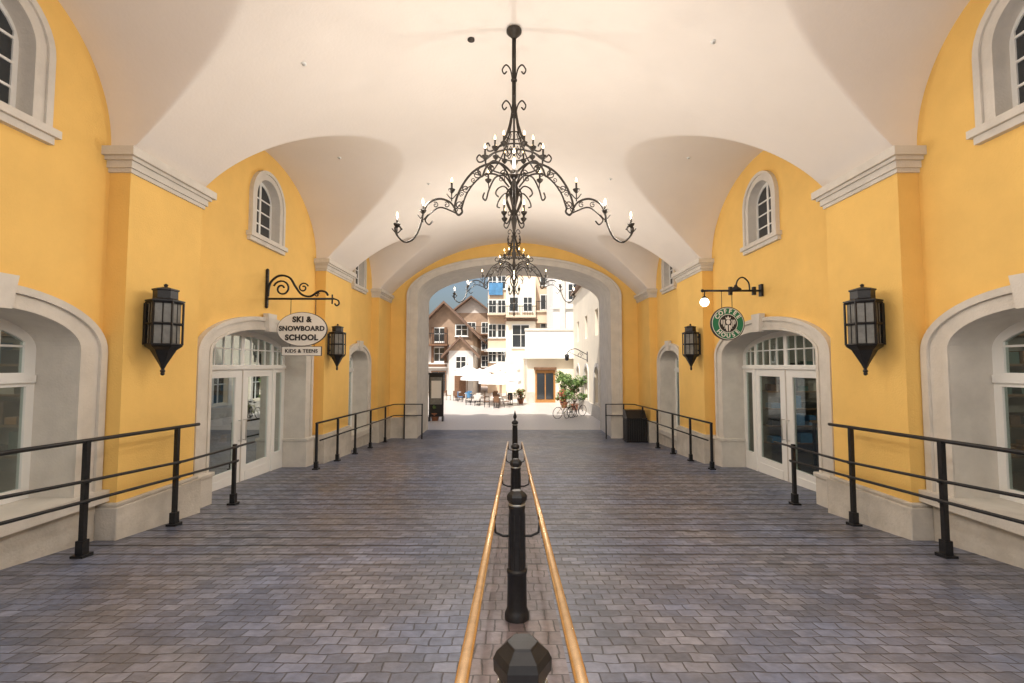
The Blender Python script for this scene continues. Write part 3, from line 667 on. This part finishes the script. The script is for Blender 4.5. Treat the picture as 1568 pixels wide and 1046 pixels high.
# ------------------------------------------------------------ umbrellas, tables
def umbrella(x,y,r,h,name='patio_umbrella',mat='canvas_white'):
    m=MB(); m.tube([(0,0,0),(0,0,h)],.035,'wood_dark',8)
    n=8; z0=h-.75
    v=[(0,0,h+.02)]+[(r*math.cos(2*math.pi*i/n+.2),r*math.sin(2*math.pi*i/n+.2),z0) for i in range(n)]
    v+=[(r*.94*math.cos(2*math.pi*(i+.5)/n+.2),r*.94*math.sin(2*math.pi*(i+.5)/n+.2),z0+.05) for i in range(n)]
    f=[]
    for i in range(n): f+=[(0,1+i,1+n+i),(0,1+n+i,1+(i+1)%n)]
    m.add(v,f,mat)
    v2=[]; f2=[]
    for i in range(n):
        a=v[1+i]; b_=v[1+(i+1)%n]; k=len(v2); v2+=[a,b_,(b_[0],b_[1],b_[2]-.22),(a[0],a[1],a[2]-.22)]; f2.append((k,k+1,k+2,k+3))
        m.tube([(0,0,h-.05),(a[0]*.98,a[1]*.98,a[2]-.03)],.012,'wood_dark',5)
    m.add(v2,f2,mat); m.box((-.3,-.3,0),(.3,.3,.08),'base_stone'); m.ball((0,0,h+.06),.05,'wood_dark')
    m.obj(name,None,(x,y,0))
for x,y,r_,h in ((-1.1,36,1.7,2.7),(-2.9,38.5,1.6,2.9),(-1.2,43,1.8,3.5),(-4.4,43,1.5,3.2)): umbrella(x,y,r_,h)
def table(x,y,col):
    m=MB(); m.lathe([(.4,.72),(.4,.76)],(0,0,0),'white_paint',16); m.tube([(0,0,0),(0,0,.72)],.03,K,6); m.lathe([(.22,0),(.2,.03)],(0,0,0),K,12)
    for a in (0,1.6,3.1,4.7):
        cx_,cy_=.75*math.cos(a),.75*math.sin(a); c=MB()
        c.box((-.2,-.2,.43),(.2,.2,.47),col); c.box((.17,-.2,.5),(.21,.2,.9),col)
        for dx in (-.18,.18):
            for dy in (-.18,.18): c.tube([(dx,dy,0),(dx,dy,.45 if dx<0 else .9)],.014,K,5)
        m.merge(c,Matrix.Translation((cx_,cy_,0))@Matrix.Rotation(a,4,'Z'))
    m.obj('cafe_table_and_chairs',None,(x,y,0))
for x,y,c in ((-1.3,34.6,'wood_dark'),(-2.9,36.6,'grey_wall'),(-.3,37,'sign_black'),(-3.9,39.5,'blue_fabric'),(-5.2,41.5,'wood_dark'),(-1.6,39.8,'wood_dark')): table(x,y,c)
def shrub(name,x,y,z,rx,rz_,n,seed,pot=True,flowers=0,leaf=.09):
    rng=random.Random(seed); m=MB(); ph=.45 if pot else 0
    if pot: m.lathe([(.18,0),(.27,.38),(.30,.40),(.30,.45),(.25,.45),(.24,.40)],(0,0,0),'terracotta',16)
    for k in range(9):
        a=rng.uniform(0,6.28); q=rng.uniform(.2,.7)
        m.tube([(0,0,ph-.05),(rx*q*.5*math.cos(a),rx*q*.5*math.sin(a),ph+rz_*.5),(rx*q*math.cos(a),rx*q*math.sin(a),ph+rz_*rng.uniform(.9,1.5))],[.02,.014,.006],'wood_dark',5)
    clumps=[(rng.gauss(0,rx*.5),rng.gauss(0,rx*.5),ph+rz_*rng.uniform(.4,1.7),rng.uniform(.2,.4)*rx*1.3) for _ in range(14)]
    for i in range(n):
        c=rng.choice(clumps); d=Vector((rng.gauss(0,1),rng.gauss(0,1),rng.gauss(0,1))).normalized()*c[3]*rng.uniform(.5,1.05)
        p=Vector(c[:3])+d; u=Vector((rng.gauss(0,1),rng.gauss(0,1),rng.gauss(0,.6))).normalized(); w=u.orthogonal().normalized(); s_=leaf*rng.uniform(.6,1.3)
        mt='flower_red' if rng.random()<flowers else ('leaf_light' if rng.random()<.4 else 'leaf')
        m.add([p-u*s_,p+w*s_*.4,p+u*s_,p-w*s_*.4],[(0,1,2,3)],mt)
    m.obj(name,None,(x,y,z))
shrub('potted_shrub',4.3,32.5,0,.75,1.0,1400,3,leaf=.11)
shrub('potted_shrub',3.75,34.2,0,.55,.5,900,4,flowers=.25)
shrub('potted_shrub',-4.55,26.4,0,.3,.22,500,5,leaf=.06)
shrub('potted_shrub',.55,37.8,0,.4,.4,500,6,flowers=.15)
shrub('potted_shrub',3.9,36.6,0,.7,1.3,1100,8,leaf=.11)
m=MB(); m.box((-.42,-.05,.25),(.42,.05,2.65),K); m.box((-.34,-.07,.95),(.34,-.045,2.5),'lantern_glass'); m.box((-.28,-.078,1.3),(.28,-.068,2.3),'sign_white')
for x in (-.38,.38): m.box((x-.04,-.2,0),(x+.04,.2,.25),K)
m.box((-.5,-.09,2.65),(.5,.09,2.75),K); m.obj('notice_board',None,(-4.45,26.2,0))
def bike(x,y,rot,lean,col):
    m=MB(); T=lambda a,b_,r_,mt=col: m.tube([a,b_],r_,mt,6)
    for cx_ in (-.52,.52):
        m.tube([(cx_+.34*math.cos(t*math.pi/14),0,.34+.34*math.sin(t*math.pi/14)) for t in range(29)],.018,'rubber',6)
        for k in range(9):
            a=k*math.pi/9; m.tube([(cx_-.33*math.cos(a),0,.34-.33*math.sin(a)),(cx_+.33*math.cos(a),0,.34+.33*math.sin(a))],.003,'steel',4)
        m.lathe([(.03,-.03),(.03,.03)],(cx_,0,.34),'steel',8)
    bb=(-.05,0,.30); st=(-.2,0,.82); hd=(.36,0,.80); 
    T(bb,st,.018); T(bb,hd,.02); T((-.17,0,.74),(.34,0,.76),.018); T((-.52,0,.34),bb,.012); T((-.52,0,.34),(-.18,0,.75),.012); T((.34,0,.86),(.52,0,.34),.015); T((.36,0,.78),(.32,0,.98),.015)
    T(st,(-.22,0,.93),.014,'steel'); m.lathe([(.02,0),(.09,.01),(.09,.04),(.02,.06)],(-.24,0,.93),'rubber',8)
    T((.32,-.26,1.0),(.32,.26,1.0),.013,'steel'); T((.32,-.26,1.0),(.22,-.28,.98),.018,'rubber'); T((.32,.26,1.0),(.22,.28,.98),.018,'rubber')
    m.lathe([(.09,-.01),(.09,.01)],(-.05,0,.30),'steel',12); T((-.05,-.1,.16),(-.05,.1,.44),.01,'rubber')
    o=m.obj('bicycle',None,(x,y,.0)); o.rotation_euler=(lean,0,rot)
bike(3.05,27.6,.5,.08,'bike_paint'); bike(3.5,27.9,.9,-.05,'sign_black'); bike(3.9,28.5,.7,.06,'grey_wall')
# ------------------------------------------------------------ world, sun, camera
w=bpy.data.worlds.new('World'); sc.world=w; w.use_nodes=True; nt=w.node_tree; bg=nt.nodes['Background']
sky=nt.nodes.new('ShaderNodeTexSky'); sky.sky_type='NISHITA'; sky.sun_disc=False; sky.dust_density=6; sky.air_density=1.2
el=R(54); hx,hy=-.36,-.933; sv=Vector((hx*math.cos(el),hy*math.cos(el),math.sin(el)))
sky.sun_elevation=el; sky.sun_rotation=math.atan2(sv.x,sv.y)%(2*math.pi)
nt.links.new(sky.outputs[0],bg.inputs[0]); bg.inputs[1].default_value=.15
l=bpy.data.lights.new('sun','SUN'); l.energy=5; l.angle=R(.5); l.color=(1,.95,.88)
o=bpy.data.objects.new('sun',l); sc.collection.objects.link(o); o.rotation_euler=(-sv).to_track_quat('-Z','Y').to_euler(); o.location=(-20,-20,40)
cam=bpy.data.cameras.new('camera'); cam.lens=16; cam.sensor_width=36; cam.clip_end=2000; cam.clip_start=.05; cam.shift_x=-.002
co=bpy.data.objects.new('camera',cam); sc.collection.objects.link(co); co.location=(0,0,EYE); co.rotation_euler=(R(90+2.95),0,0)
sc.camera=co
sc.view_settings.view_transform='Standard'; sc.view_settings.look='None'; sc.view_settings.exposure=0
